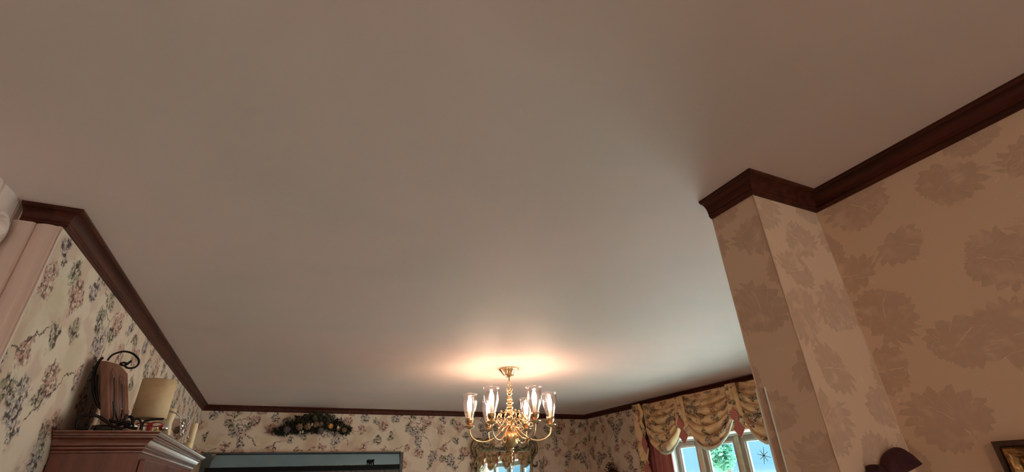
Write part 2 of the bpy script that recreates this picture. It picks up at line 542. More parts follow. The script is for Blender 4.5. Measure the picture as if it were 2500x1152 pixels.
m, b = newmat('mirror_silvering', .015, 1, (.80, .84, .84)); M['mirror'] = m
m, b = newmat('bevelled_mirror_border', .10, 1, (.48, .58, .62)); 
*_, v = coords()
setc(b, mixc(noise(v, 6, 3), (.30, .48, .58), (.42, .64, .78)))
M['border'] = m
m = bpy.data.materials.new('lit_bulb'); m.use_nodes = True
nt = m.node_tree; nt.nodes.remove(nt.nodes['Principled BSDF'])
em = nt.nodes.new('ShaderNodeEmission'); em.inputs[0].default_value = (1, .68, .45, 1); em.inputs[1].default_value = BULB_STRENGTH
nt.links.new(em.outputs[0], nt.nodes['Material Output'].inputs[0]); M['bulb'] = m

# ------------------------------------------------------------------ setting
XL, XN, XR = -.66, 1.378, 3.61        # dining left wall, near right wall, window wall
YB, YJ, YS0, YS1 = 5.49, 1.635, .722, .871
XS = 1.105
def st(name, mb, mat, parent=None, **k):
    o = mb.build(name, mat, parent, **k)
    if parent is None: o['kind'] = 'structure'
    return o
st('floor', MB().box((-3.2, -4.3, -.1), (4.3, 5.7, 0)), M['floor'])
st('ceiling', MB().box((-3.2, -4.3, CEIL), (4.3, 5.7, CEIL+.1)), M['ceiling'])
st('wall_back', MB().box((-.86, YB, 0), (4.3, YB+.15, CEIL)), M['floral'])
st('wall_left', MB().box((XL-.2, YJ, 0), (XL, YB, CEIL)), M['floral'])
# window wall: opening y 2.0..4.25, z .75..2.04
OY0, OY1, OZ0, OZ1 = 1.75, 4.25, .75, EYE+.34
wr = MB().box((XR, YS1, 0), (XR+.12, OY0, CEIL)).box((XR, OY1, 0), (XR+.12, YB, CEIL)).box((XR, OY0, 0), (XR+.12, OY1, OZ0)).box((XR, OY0, OZ1), (XR+.12, OY1, CEIL))
st('wall_right', wr, M['floral'])
# bay box behind the opening (white inside)
XG = 3.90
bayw = MB().box((XR+.12, OY1, OZ0), (XG+.08, OY1+.1, OZ1+.0)).box((XR+.12, OY0-.1, OZ0), (XG+.08, OY0, OZ1))
bayw.box((XR+.12, OY0-.1, OZ0-.08), (XG+.08, OY1+.1, OZ0)).box((XR+.12, OY0-.1, OZ1), (XG+.08, OY1+.1, OZ1+.08))
st('trim_1', bayw, M['white_trim'])
# stub / partition between the rooms
st('wall_partition', MB().box((XS, YS0, 0), (XR+.12, YS1, CEIL)), M['damask'])
st('wall_near_right', MB().box((XN, -4.3, 0), (XN+.15, YS0, CEIL)), M['damask'])
st('wall_near_left', MB().box((-3.2, 1.20, 0), (-.80, YJ+.0, CEIL)).box((-.86, YJ, 0), (-.80, YJ+.2, CEIL)), M['pink_paint'])
st('wall_far_left', MB().box((-3.2, -4.3, 0), (-3.05, 1.20, CEIL)), M['plaster'])
rw = MB().box((-3.05, -4.3, 0), (-1.1, -4.0, CEIL)).box((1.1, -4.3, 0), (XN, -4.0, CEIL)).box((-1.1, -4.3, 0), (1.1, -4.0, .45)).box((-1.1, -4.3, 2.3), (1.1, -4.0, CEIL))
st('wall_rear', rw, M['plaster'])

# crown mouldings (cove profile), 4 cm out and 5 cm down
def crown_prof(o=.041, h=.052):
    pts = [(0, 0), (o, 0), (o, -.006), (o-.004, -.009)]
    for k in range(7):
        a = k/6*PI/2
        pts.append((o-.006 - (o-.016)*math.sin(a)*.9, -.010 - (h-.026)*(1-math.cos(a))))
    pts += [(.010, -h+.014), (.012, -h+.011), (.012, -h+.006), (.008, -h+.003), (.007, -h), (0, -h)]
    return [(a, CEIL + b_) for a, b_ in pts]
cp = crown_prof()
cr = sweep([(-.757, YJ), (XL, YJ), (XL, YB), (XR, YB), (XR, YS1)], cp)
st('trim_2', cr, M['crown_y'])
cr = sweep([(XS, YS1), (XS, YS0), (XN, YS0), (XN, -4.0)], crown_prof(.041, .054))
st('trim_3', cr, M['crown_y'])
# pale beads on the papered corner seams; edge highlight put into their colour
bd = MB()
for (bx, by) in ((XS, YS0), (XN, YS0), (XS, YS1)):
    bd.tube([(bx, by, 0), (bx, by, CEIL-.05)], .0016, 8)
st('trim_4', bd, mottled('seam_highlight', (.80, .58, .42), (.72, .5, .36), .4), sm=True)
bd = MB().tube([(XL, YJ-.012, 0), (XL, YJ-.012, CEIL-.053)], .0022, 8)
st('trim_5', bd, M['pink_paint'], sm=True)

# painted cased pilaster at the left, on the jog and round its corner
prof = [(-.80, YJ), (-.7665, YJ), (-.7665, YJ-.017), (-.752, YJ-.020), (-.722, YJ-.020), (-.7175, YJ-.016), (-.7165, YJ-.010)]
for k in range(9):
    a = k/8
    prof.append((-.7150 + .046*a, YJ-.012 - .0065*math.sin(PI*a)))
prof += [(-.667, YJ-.015), (-.6605, YJ-.013), (-.6600, YJ-.001), (-.6600, YJ)]
st('trim_6', MB().prism([(a, b_, 0) for a, b_ in prof], (0, 0, CEIL-.0525)), M['pink_paint'])
XC = -.766
prof = [(-.80, 1.20), (-.80, YJ), (XC, YJ), (XC, 1.612), (XC-.002, 1.6105), (XC-.002, 1.6065), (XC, 1.605), (XC+.001, 1.600)]
for k in range(9):
    a = k/8
    prof.append((XC + .003*math.sin(PI*a), 1.598 - .085*a))
prof += [(XC, 1.512), (XC-.003, 1.510), (XC-.003, 1.503), (XC, 1.499), (XC+.002, 1.49), (XC+.002, 1.20)]
cas = st('trim_7', MB().prism([(a, b_, 0) for a, b_ in prof], (0, 0, CEIL)), M['pink_paint'])
ros = MB().lathe([(0, .0), (.046, 0), (.046, .006), (.043, .010), (.039, .009), (.036, .006), (.033, .006), (.031, .012), (.028, .016), (.025, .015), (.023, .011), (.020, .012), (.016, .018), (.008, .022), (0, .023)], (XC, 1.560, EYE+.645), (1, 0, 0), 40)
ros = ros.build('rosette', M['pink_paint'], cas, sm=True)

# floral papered wall back of the partition is the same board as the damask; windows
def window_unit(n, y0, y1, z0, z1, star=False):
    f = MB(); t = .045
    f.box((XG, y0, z0), (XG+.05, y0+t, z1)).box((XG, y1-t, z0), (XG+.05, y1, z1)).box((XG, y0+t, z0), (XG+.05, y1-t, z0+t)).box((XG, y0+t, z1-t), (XG+.05, y1-t, z1))
    o = st('window_%d' % n, f, M['brown_trim'], bevel=.004)
    a = .012
    g = MB()
    y0 += t; y1 -= t; z0 += t; z1 -= t
    g.box((XG+.018, y0, z0), (XG+.032, y0+a, z1)).box((XG+.018, y1-a, z0), (XG+.032, y1, z1)).box((XG+.018, y0+a, z0), (XG+.032, y1-a, z0+a)).box((XG+.018, y0+a, z1-a), (XG+.032, y1-a, z1))
    g.build('glazing_bead', M['white_trim'], o)
    MB().box((XG+.022, y0+a, z0+a), (XG+.027, y1-a, z1-a)).build('pane', M['pane'], o)
    return o
ZH = EYE+.325
units = [(3.92, OY1), (3.44, 3.87), (2.955, 3.40), (2.42, 2.915), (OY0, 2.38)]
for i, (a, b_) in enumerate(units): window_unit(i+1, a, b_, OZ0, ZH)
mul = MB().box((XG-.012, OY0, ZH), (XG+.06, OY1, OZ1))
st('trim_8', mul, M['white_trim'])
mul = MB()
for (a, b_), (c_, d_) in zip(units, units[1:]): mul.box((XG-.025, d_, OZ0), (XG+.055, a, ZH))
st('trim_9', mul, mottled('mullion_paint', (.42, .31, .22), (.36, .27, .19), .5), bevel=.005)
# unseen rear window, added to let fill daylight into the near room
gr = MB()
for i in range(5):
    xx = -1.1 + 2.2*i/4
    gr.box((xx-.03 if i else xx, -4.2, .45), (xx+.03 if i < 4 else xx, -4.12, 2.3))
gr.box((-1.1, -4.2, .45), (1.1, -4.12, .51)).box((-1.1, -4.2, 2.24), (1.1, -4.12, 2.3)).box((-1.1, -4.19, 1.35), (1.1, -4.13, 1.39))
st('window_6', gr, M['white_trim'])

# ------------------------------------------------------------------ outside
g = MB().box((4.4, -12, -.1), (40, 40, -.05)).build('bounce_ground', mottled('pale_bounce_ground', (.80, .70, .62), (.72, .63, .56), .8, scale=2)); g['kind'] = 'structure'  # unseen ground, added pale to bounce daylight up to the ceiling
def leafcloud(mb, cen, rad, n, size, rnd, sq=(1, 1, 1), shell=.5):
    bm = mb.bm
    for _ in range(n):
        while True:
            d = Vector((rnd.uniform(-1, 1), rnd.uniform(-1, 1), rnd.uniform(-1, 1)))
            if shell < d.length < 1: break
        p = Vector(cen) + Vector((d.x*rad*sq[0], d.y*rad*sq[1], d.z*rad*sq[2]))
        a = Vector((rnd.gauss(0, 1), rnd.gauss(0, 1), rnd.gauss(0, 1))).normalized()
        b_ = a.orthogonal().normalized(); c_ = a.cross(b_)
        s = size*rnd.uniform(.6, 1.3)
        pts = [p - a*s, p - a*s*.2 + b_*s*.42 + c_*s*.08, p + a*s, p - a*s*.2 - b_*s*.42 + c_*s*.08]
        vs = [bm.verts.new(q) for q in pts]
        bm.faces.new((vs[0], vs[1], vs[2])); bm.faces.new((vs[0], vs[2], vs[3]))
def tree(cx, cy, h, r, label, seed):
    rnd = random.Random(seed)
    t = thing('garden_tree', label, 'tree', (cx, cy, -.45))
    MB().tube([(cx, cy, -.45), (cx+.1, cy-.05, h*.35), (cx, cy, h*.75)], [.16, .12, .06], 10).build('trunk', M['bark'], t, sm=True)
    mb = MB()
    for k in range(9):
        a = rnd.uniform(0, 2*PI); rr = rnd.uniform(.1, .62)*r
        leafcloud(mb, (cx+rr*math.cos(a), cy+rr*math.sin(a), h*rnd.uniform(.42, .9)), r*.5, 620, .09, rnd)
    mb.build('crown', M['leaves'], t, fix=False)
tree(12.4, 11.6, 4.4, .78, 'leafy green garden tree filling the middle window pane', 3)

# ------------------------------------------------------------------ chandelier
CX, CY = 1.490, 3.216
def z(r): return EYE + r
ch = thing('chandelier', 'polished brass six-arm chandelier with lit bulbs in clear glass shades', 'chandelier', (CX, CY, CEIL))
B = M['brass']
# fluted canopy
mb = MB(); n = 48; rings = []
for r, zz in ((.012, .690), (.030, .693), (.040, .706), (.052, .722), (.066, .738), (.074, .744), (.072, .7495), (.0, .7495)):
    ring = []
    for k in range(n):
        a = 2*PI*k/n; q = r*(1 + (.07*math.cos(a*12) if .03 < r < .07 else 0))
        ring.append(mb.bm.verts.new((CX+q*math.cos(a), CY+q*math.sin(a), z(zz))))
    rings.append(ring)
for A, Bq in zip(rings, rings[1:]):
    for k in range(n): mb.bm.faces.new((A[k], A[(k+1) % n], Bq[(k+1) % n], Bq[k]))
mb.build('canopy', B, ch, sm=True)
MB().lathe([(.005, .655), (.006, .695), (.009, .696)], (CX, CY, EYE), n=12).build('stem', B, ch, sm=True)
mb = MB()
mb.tube([(CX + .012*math.cos(t*2*PI/16), CY, z(.642) + .016*math.sin(t*2*PI/16)) for t in range(16)], .0032, 8, True)
mb.tube([(CX, CY + .011*math.cos(t*2*PI/16), z(.618) + .016*math.sin(t*2*PI/16)) for t in range(16)], .0032, 8, True)
mb.build('hanging_loop', B, ch, sm=True)
colp = [(0, .606), (.007, .604), (.007, .590), (.016, .584), (.024, .578), (.018, .570), (.011, .560), (.010, .550), (.019, .543), (.021, .530), (.017, .520), (.024, .512), (.026, .506), (.014, .500),
        (.016, .490), (.022, .484), (.023, .474), (.019, .466), (.015, .462), (.020, .452), (.027, .444), (.028, .434), (.020, .428), (.018, .418), (.021, .410), (.021, .400), (.014, .394), (.013, .380), (.024, .372), (.030, .362), (.030, .345), (.022, .338), (.016, .330)]
MB().lathe([(r, zz) for r, zz in colp[::-1]], (CX, CY, EYE), n=28).build('turned_column', B, ch, sm=True)
# leaf crown at the column's head
mb = MB()
for k in range(6):
    a = k*PI/3 + .3; c_, s_ = math.cos(a), math.sin(a)
    mb.tube(spline([(CX+.008*c_, CY+.008*s_, z(.585)), (CX+.020*c_, CY+.020*s_, z(.598)), (CX+.026*c_, CY+.026*s_, z(.612))], 5), [.004, .005, .005, .005, .004, .004, .004, .003, .003, .002, .001][:11], 6)
mb.build('leaf_crown', B, ch, sm=True)
ball = [(.057*math.sin(PI*k/16), .272 - .057*math.cos(PI*k/16)) for k in range(17)]
MB().lathe([(.0, .2)] if False else ball, (CX, CY, EYE), n=36, cap=False).build('globe', M['globe_brass'], ch, sm=True)
MB().lathe([(.010, .3275), (.016, .3335)], (CX, CY, EYE), n=20).build('collar', B, ch, sm=True)
fin = [(.0, .118), (.006, .124), (.011, .133), (.007, .144), (.009, .152), (.014, .160), (.008, .170), (.010, .180), (.018, .188), (.022, .196), (.012, .204), (.020, .212), (.020, .2165)]
MB().lathe(fin, (CX, CY, EYE), n=24).build('finial', B, ch, sm=True)
mb = MB()
mb.tube([(CX + .013*math.cos(t*2*PI/18), CY, z(.103) + .017*math.sin(t*2*PI/18)) for t in range(18)], .003, 8, True)
mb.build('pull_ring', B, ch, sm=True)

ARM_R = .287
view = math.atan2(CY, CX)            # azimuth from the camera
right = view - PI/2
def pol(a, r, zz): return (CX + r*math.cos(a), CY + r*math.sin(a), z(zz))
for k in range(6):
    a = right + math.radians(k*60 + 5)
    arm = spline([pol(a, .020, .352), pol(a, .050, .335), pol(a, .085, .300), pol(a, .130, .270), pol(a, .185, .256), pol(a, .240, .266), pol(a, .276, .298), pol(a, ARM_R, .345)], 5)
    MB().tube(arm, .0052, 8).build('arm', B, ch, sm=True)
    # lower curl under the arm
    MB().tube(spline([pol(a, .130, .268), pol(a, .110, .245), pol(a, .080, .250), pol(a, .074, .272), pol(a, .092, .280)], 5), .0036, 6).build('scroll', M['brass_dark'], ch, sm=True)
    # upper ornamental scrolls between the arms
    a2 = a + PI/6
    mb = MB()
    mb.tube(spline([pol(a2, .024, .350), pol(a2, .060, .352), pol(a2, .095, .372), pol(a2, .108, .405), pol(a2, .095, .432), pol(a2, .076, .428), pol(a2, .078, .410)], 5), .0042, 6)
    mb.tube(spline([pol(a2, .100, .385), pol(a2, .128, .378), pol(a2, .140, .395), pol(a2, .130, .412)], 5), .0036, 6)
    mb.tube(spline([pol(a2, .050, .350), pol(a2, .066, .322), pol(a2, .090, .318), pol(a2, .098, .335), pol(a2, .086, .344)], 5), .0036, 6)
    mb.sphere(pol(a2, .078, .408), .008, 8).sphere(pol(a2, .130, .414), .007, 8).sphere(pol(a2, .086, .344), .006, 8)
    mb.build('scroll', B, ch, sm=True)
    mb = MB()
    mb.tube(spline([pol(a, .022, .372), pol(a, .050, .385), pol(a, .072, .415), pol(a, .062, .445), pol(a, .046, .438)], 5), .0038, 6)
    mb.tube(spline([pol(a, .060, .398), pol(a, .088, .392), pol(a, .112, .372), pol(a, .130, .352), pol(a, .152, .350), pol(a, .158, .366), pol(a, .146, .372)], 5), .0034, 6)
    mb.sphere(pol(a, .062, .452), .009, 8).sphere(pol(a, .146, .372), .006, 8)
    mb.build('scroll', B, ch, sm=True)
    p = Vector(pol(a, ARM_R, 0)); p.z = EYE
    pan = MB().lathe([(.0, .340), (.010, .342), (.030, .352), (.038, .358), (.037, .360), (.028, .356), (.012, .352), (.0, .352)], p, n=28).build('drip_pan', B, ch, sm=True)
    cup = MB().lathe([(.006, .352), (.012, .356), (.009, .362), (.012, .368), (.022, .378), (.027, .392), (.029, .408), (.0275, .410), (.0, .402)], p, n=24).build('shade_holder', B, ch, sm=True)
    sh = [(.0255, .404), (.0270, .415), (.034, .440), (.0425, .470), (.049, .500), (.0520, .530), (.0530, .556), (.0540, .573)]
    g = MB().lathe(sh + [(r-.0014, zz) for r, zz in sh[::-1]], p, n=36, cap=False).build('glass_shade', M['shade_glass'], ch, sm=True)
    MB().tube([(p.x+.0535*math.cos(t*2*PI/32), p.y+.0535*math.sin(t*2*PI/32), z(.573)) for t in range(32)], .0013, 6, True).build('rim', M['shade_glass'], g, sm=True)
    MB().lathe([(.0105, .402), (.0105, .468), (.009, .472), (0, .472)], p, n=20).build('candle_sleeve', M['sleeve'], ch, sm=True)
    MB().lathe([(.007, .472), (.011, .482), (.0155, .497), (.0165, .510), (.014, .526), (.009, .542), (.004, .553), (0, .557)], p, n=20).build('bulb', M['bulb'], ch, sm=True)

# ------------------------------------------------------------------ swag valance, curtain
XV = 3.53
def uvgrid(mb_fn, nu, nv, name, mat, parent, su, sv, solid=.003, u0=0, v0=0):
    me = bpy.data.meshes.new(name)
    vs = []; uv = []
    for i in range(nu+1):
        for j in range(nv+1):
            vs.append(mb_fn(i/nu, j/nv)); uv.append((u0 + su*i/nu, v0 + sv*j/nv))
    fs = [(i*(nv+1)+j, (i+1)*(nv+1)+j, (i+1)*(nv+1)+j+1, i*(nv+1)+j+1) for i in range(nu) for j in range(nv)]
    me.from_pydata(vs, [], fs); me.update()
    l = me.uv_layers.new(name='UVMap')
    for p in me.polygons:
        for li, vi in zip(p.loop_indices, p.vertices): l.data[li].uv = uv[vi]
    smooth(me); me.materials.append(mat)
    o = bpy.data.objects.new(name, me); C.objects.link(o)
    if parent:
        o.parent = parent; o.matrix_parent_inverse = Matrix.Translation(-parent.location)
    if solid:
        m = o.modifiers.new('solid', 'SOLIDIFY'); m.thickness = solid
    return o
val = thing('swag_valance', 'gold floral swag valance with dusty pink tabs above the window', 'valance', (XV, 3.0, z(.68)))
ZT = .712
jy = [4.215, 3.645, 3.005, 2.37, 1.76]
def swagfn(ya, yb, ph):
    W = abs(yb-ya)
    def fn(s, t):
        # s along, t down
        q = 2*s-1
        zs = ZT - .004 - .135*t                 # gathered side height
        sag = .325*(t**1.15)
        shape = (max(0, 1-abs(q)**2.6))**.62
        zz = zs - sag*shape - .02*math.sin(PI*s)
        fold = t*6.0 + ph
        f = fold - math.floor(fold)
        ridge = math.sin(PI*f)**.55            # rounded folds, sharp valleys
        amp = .064*(math.sin(PI*s)**.45)*min(1, max(0, (t-.10)*5))
        narrow = 1.02 - .16*max(0, t-.35)**1.5               # sides draw in towards the foot
        yc = (ya+yb)/2; yy = yc + (ya-yc)*(-q)*narrow
        bulge = .055*math.sin(PI*s)**.7*(t**.8)
        xx = XV - bulge - amp*ridge + .004*math.sin(37*s+9*t)
        return (xx, yy, z(zz + .008*math.sin(9*s+ph*3)*t))
    return fn
for i in range(4):
    ya, yb = jy[i], jy[i+1]
    fn = swagfn(ya, yb, .13*i)
    sw = uvgrid(fn, 60, 110, 'swag', M['fabric'], val, .62, .60, .003, .31*i, .1*i)
    # pale lined hem
    def hem(s, t, fn=fn):
        p = Vector(fn(s, 1)); q = 2*s-1
        return (p.x + .006 - .010*math.sin(PI*t), p.y, p.z + .004 - .028*t*(.35+.65*math.sin(PI*s)))
    uvgrid(hem, 60, 6, 'hem', M['lining'], sw, .6, .03, .002)
def pleat(yc, w0, w1, z0, z1, name='tail'):
    def fn(s, t):
        wd = w0 + (w1-w0)*t
        return (XV - .048 - .014*abs(math.sin(s*PI*2.5)) - .012*t, yc + (s-.5)*wd, z(z0 + (z1-z0)*t - .025*t*(1-abs(2*s-1))))
    return uvgrid(fn, 24, 20, name, M['fabric'], val, .14, .4, .003, yc, .2)
def diamond(yc, zc, hw, hh, x, name='tab'):
    pts = [(x, yc-hw, z(zc)), (x, yc, z(zc-hh)), (x, yc+hw, z(zc)), (x, yc, z(zc+hh))]
    MB().prism(pts, (-.006, 0, 0)).build(name, M['dusty_pink'], val, bevel=.002)
for y_, z_ in ((jy[1], 0), (jy[2], .01), (jy[3], .01), ):
    pleat(y_-.01, .10, .15, .69+z_, .42)
    diamond(y_-.01, .445, .045, .062, XV-.085)
    diamond(y_-.035, .335, .060, .072, XV-.092)
# outer end cascade
def casc(s, t):
    zz = ZT - .68*t
    stepw = .115 - .03*abs(((t*3.2) % 1)*2-1)
    return (XV - .030 - .010*math.sin(s*PI*3), 4.375 - s*stepw*1.55, z(zz + .10*s*t))
uvgrid(casc, 20, 60, 'tail', M['fabric'], val, .16, .66, .003, .5, .3)
diamond(4.225, .315, .045, .10, XV-.052)
diamond(4.235, .06, .050, .11, XV-.050)
MB().box((XV+.004, 1.70, z(.64)), (XR-.002, 4.385, z(ZT-.014))).build('mounting_board', M['fabric'], val)

ct = thing('window_curtain', 'dusty rose pleated curtain hanging at the left edge of the window', 'curtain', (3.56, 4.15, 0))
def cur(s, t):
    a = s*PI*11
    return (3.565 + .022*math.sin(a) + .006*math.sin(2.3*a+t*2), 4.37 - s*.405 + .006*math.sin(a*.5), .03 + t*(z(.50)-.03))
uvgrid(cur, 160, 12, 'curtain_panel', M['curtain'], ct, 1, 1, .002)
MB().tube([(3.572, 4.38, z(.505)), (3.572, 1.75, z(.505))], .008, 8).build('curtain_rail', M['brass_dark'], ct, sm=True)

# star on the window pane
sp = at(1865, 1112, 'x', XG+.018)
mb = MB()
for k in range(8):
    a = k*PI/4 + .25; L = .070 if k % 2 == 0 else .055
    c_, s_ = math.cos(a), math.sin(a)
    mb.tube([(sp.x, sp.y + .010*c_, sp.z + .010*s_), (sp.x, sp.y + L*c_, sp.z + L*s_)], [.0032, .0018], 6)
mb.sphere(sp, .009, 8)
so = mb.build('star_ornament', M['iron'], sm=True)
tag(so, 'thin dark eight-pointed star on the rightmost visible window pane', 'ornament')

# ------------------------------------------------------------------ hutch with its cornice
hu = thing('china_hutch', 'reddish brown wooden hutch with stepped cornice against the left wall', 'cabinet', (-.5, 2.9, 0))
HX, HY0, HY1, HZ = -.415, 2.175, 3.645, EYE+.135
MB().box((XL+.004, HY0, .0), (HX, HY1, HZ)).build('carcass', M['hutch'], hu, bevel=.002)
def cornice():
    o = lambda q: q
    pr = [(0, -.065), (.007, -.065), (.008, -.060), (.004, -.057), (.013, -.053), (.013, -.048), (.009, -.046), (.019, -.043), (.021, -.036), (.027, -.029), (.035, -.026), (.032, -.022), (.040, -.020), (.040, -.016), (.036, -.014), (.044, -.014), (.044, -.009), (.050, -.006), (.054, -.003), (.054, 0), (0, 0)]
    # room on right of travel: front near corner clockwise from wall
    pr = [(a, EYE+.20+b_) for a, b_ in pr]
    return sweep([(XL+.004, HY0), (HX, HY0), (HX, HY1), (XL+.004, HY1)], pr)
mc = M['hutch'].copy(); mc.name = 'polished_cornice_wood'
nb = mc.node_tree.nodes['Principled BSDF']
nb.inputs['Coat Weight'].default_value = 1.0; nb.inputs['Coat IOR'].default_value = 1.75; nb.inputs['Coat Roughness'].default_value = .18
cornice().build('cornice', mc, hu)
MB().box((XL+.004, HY0, HZ), (HX, HY1, EYE+.198)).build('top_board', M['hutch'], hu)
for k in range(3):
    ya = HY0+.03+k*.475; yb = ya+.46
    d = MB(); xx = HX+.018
    d.box((HX, ya, .95), (xx, ya+.05, HZ-.02)).box((HX, yb-.05, .95), (xx, yb, HZ-.02)).box((HX, ya+.05, .95), (xx, yb-.05, 1.0)).box((HX, ya+.05, HZ-.07), (xx, yb-.05, HZ-.02))
    d = d.build('door', M['hutch'], hu, bevel=.003)
    MB().box((HX+.003, ya+.05, 1.0), (HX+.008, yb-.05, HZ-.07)).build('door_glass', M['pane'], d)
    MB().sphere((xx+.010, yb-.025 if k != 1 else ya+.025, 1.35), .011, 10).build('knob', M['brass'], d, sm=True)

HT = EYE + .20
# wooden panel in iron scrollwork
wp = thing('carved_wood_panel', 'carved wooden panel with arched grooves held in black iron scrolls on the hutch', 'ornament', (-.60, 2.36, HT))
px0, px1, py0, py1 = -.560, -.538, 2.20, 2.525
def shear(o_):     # the panel leans back against the wall
    for v_ in o_.data.vertices: v_.co.x -= .30*(v_.co.z - HT - .03)
MB().prism([(px0, py0, HT+.025), (px0, py1, HT+.025), (px0, py1, HT+.262), (px0, (py0+py1)/2+.02, HT+.270), (px0, py0, HT+.243)], (px1-px0, 0, 0)).build('panel', M['carved'], wp, bevel=.003)
for k in range(2):
    yc = py0+.085+k*.125
    mb = MB()
    for rr, rad in ((.046, .004), (.026, .003)):
        arc = [(px1, yc-rr, HT+.05)] + [(px1, yc + rr*math.cos(PI - PI*t/10), HT+.185+rr*1.0*math.sin(PI*t/10)) for t in range(11)] + [(px1, yc+rr, HT+.05)]
        mb.tube(arc, rad, 6)
    mb.build('arch_moulding', M['carved'], wp, sm=True)
    MB().tube([(px1, yc, HT+.11), (px1, yc, HT+.20)], .0035, 6).build('slot', M['groove'], wp)
for o_ in list(wp.children):
    shear(o_)
mb = MB()
mb.tube(spline([(px1+.002, py0+.05, HT+.04), (px1+.004, py0+.07, HT+.08), (px1+.004, py0+.06, HT+.11), (px1+.004, py0+.10, HT+.07), (px1+.004, py0+.15, HT+.05), (px1+.004, py0+.20, HT+.10)], 5), .004, 6)
shear(mb.build('carved_vine', M['groove'], wp, sm=True))
def pth(L, plane, v): return spline([at(a, b_, plane, v) for a, b_ in L], 6)
MB().tube(pth([(260, 1010), (238, 985), (228, 950), (229, 915), (240, 885), (252, 872)], 'y', 2.24), .0050, 8).build('iron_scroll', M['iron'], wp, sm=True)
MB().tube(pth([(250, 1000), (241, 985), (235, 950), (238, 915)], 'y', 2.24), .0035, 8).build('iron_scroll', M['iron'], wp, sm=True)
MB().tube(pth([(262, 880), (275, 866), (300, 858), (322, 862), (337, 875), (338, 888), (328, 897), (312, 898), (306, 892), (316, 884), (321, 880)], 'y', 2.30), .0038, 8).build('iron_scroll', M['iron'], wp, sm=True)
MB().tube(pth([(321, 881), (312, 887), (302, 885), (294, 888), (302, 892), (314, 887)], 'y', 2.30), .0038, 8).build('iron_scroll', M['iron'], wp, sm=True)
MB().tube(pth([(188, 1046), (187, 1035), (195, 1021), (208, 1014), (225, 1013), (243, 1018), (262, 1030), (280, 1042), (300, 1046)], 'y', 2.17), .0046, 8).build('iron_scroll', M['iron'], wp, sm=True)
MB().tube(pth([(188, 1045), (198, 1046), (209, 1046), (214, 1043), (216, 1036)], 'y', 2.17), .0042, 8).build('iron_scroll', M['iron'], wp, sm=True)
MB().tube(pth([(222, 1046), (226, 1045), (228, 1038)], 'y', 2.17), .0042, 8).build('iron_scroll', M['iron'], wp, sm=True)
MB().tube(pth([(268, 1035), (290, 1045), (312, 1040), (324, 1028), (320, 1018), (308, 1018), (302, 1030), (312, 1042), (335, 1046)], 'y', 2.30), .005, 8).build('iron_scroll', M['iron'], wp, sm=True)
MB().tube(pth([(328, 1048), (325, 1035), (330, 1024), (340, 1024), (345, 1035), (342, 1048)], 'y', 2.30), .0036, 8).build('iron_scroll', M['iron'], wp, sm=True)
MB().tube(pth([(276, 1046), (282, 1040), (300, 1034), (318, 1030)], 'y', 2.24), .006, 8).build('iron_scroll', M['iron'], wp, sm=True)
MB().tube(pth([(250, 1020), (270, 1027), (295, 1030), (312, 1012)], 'y', 2.22), .0055, 8).build('iron_scroll', M['iron'], wp, sm=True)
MB().tube(pth([(345, 1050), (352, 1030), (372, 1024), (400, 1022)], 'y', 2.42), .004, 8).build('iron_scroll', M['iron'], wp, sm=True)
MB().box((px0-.015, 2.20, HT+.002), (px1+.02, 2.525, HT+.026)).build('base_block', M['iron'], wp, bevel=.006)

def on_hutch(y, x): return (x, y, HT)
# shaded lamp
LX, LY = -.513, 2.66
lp = thing('shaded_lamp', 'cream drum shade on a clear glass base on the hutch', 'lamp', on_hutch(LY, LX))
MB().lathe([(.062, .100), (.066, .102), (.066, .262), (.0, .268)], (LX, LY, HT), n=40).build('lamp_shade', M['shade'], lp, sm=False)
for p_ in lp.children: smooth(p_.data)
MB().lathe([(.0, .001), (.045, .001), (.052, .012), (.060, .045), (.058, .075), (.050, .0985), (.0, .0985)], (LX, LY, HT), n=32).build('glass_base', M['clear'], lp, sm=True)
# candles
def candle(x, y, r, h, label, par=True):
    t = thing('pillar_candle', label, 'candle', (x, y, HT), None)
    MB().lathe([(0, .001), (r, .001), (r, h-.003), (r-.002, h), (r*.6, h-.003), (0, h-.004)], (x, y, HT), n=28).build('wax', M['cream'], t, sm=True)
    MB().tube([(x, y, HT+h-.004), (x+.001, y, HT+h+.010)], .0011, 6).build('wick', M['groove'], t)
candle(-.505, 3.06, .024, .195, 'cream pillar candle standing just behind the glass-based lamp')
candle(-.430, 3.42, .018, .165, 'tall cream pillar candle at the far end of the hutch top')
candle(-.415, 3.24, .024, .048, 'short cream candle in front of the tall one on the hutch')
# glass jar with silver lid
t = thing('glass_jar', 'small clear jar with a silver lid at the hutch corner', 'jar', (-.425, 2.52, HT))
MB().lathe([(0, .001), (.018, .001), (.021, .006), (.021, .034), (.016, .041), (0, .041)], (-.425, 2.52, HT), n=24).build('jar_body', M['clear'], t, sm=True)
MB().lathe([(.0165, .0412), (.0185, .042), (.0185, .051), (.013, .056), (.014, .061), (.0, .065)], (-.425, 2.52, HT), n=24).build('lid', M['silver'], t, sm=True)
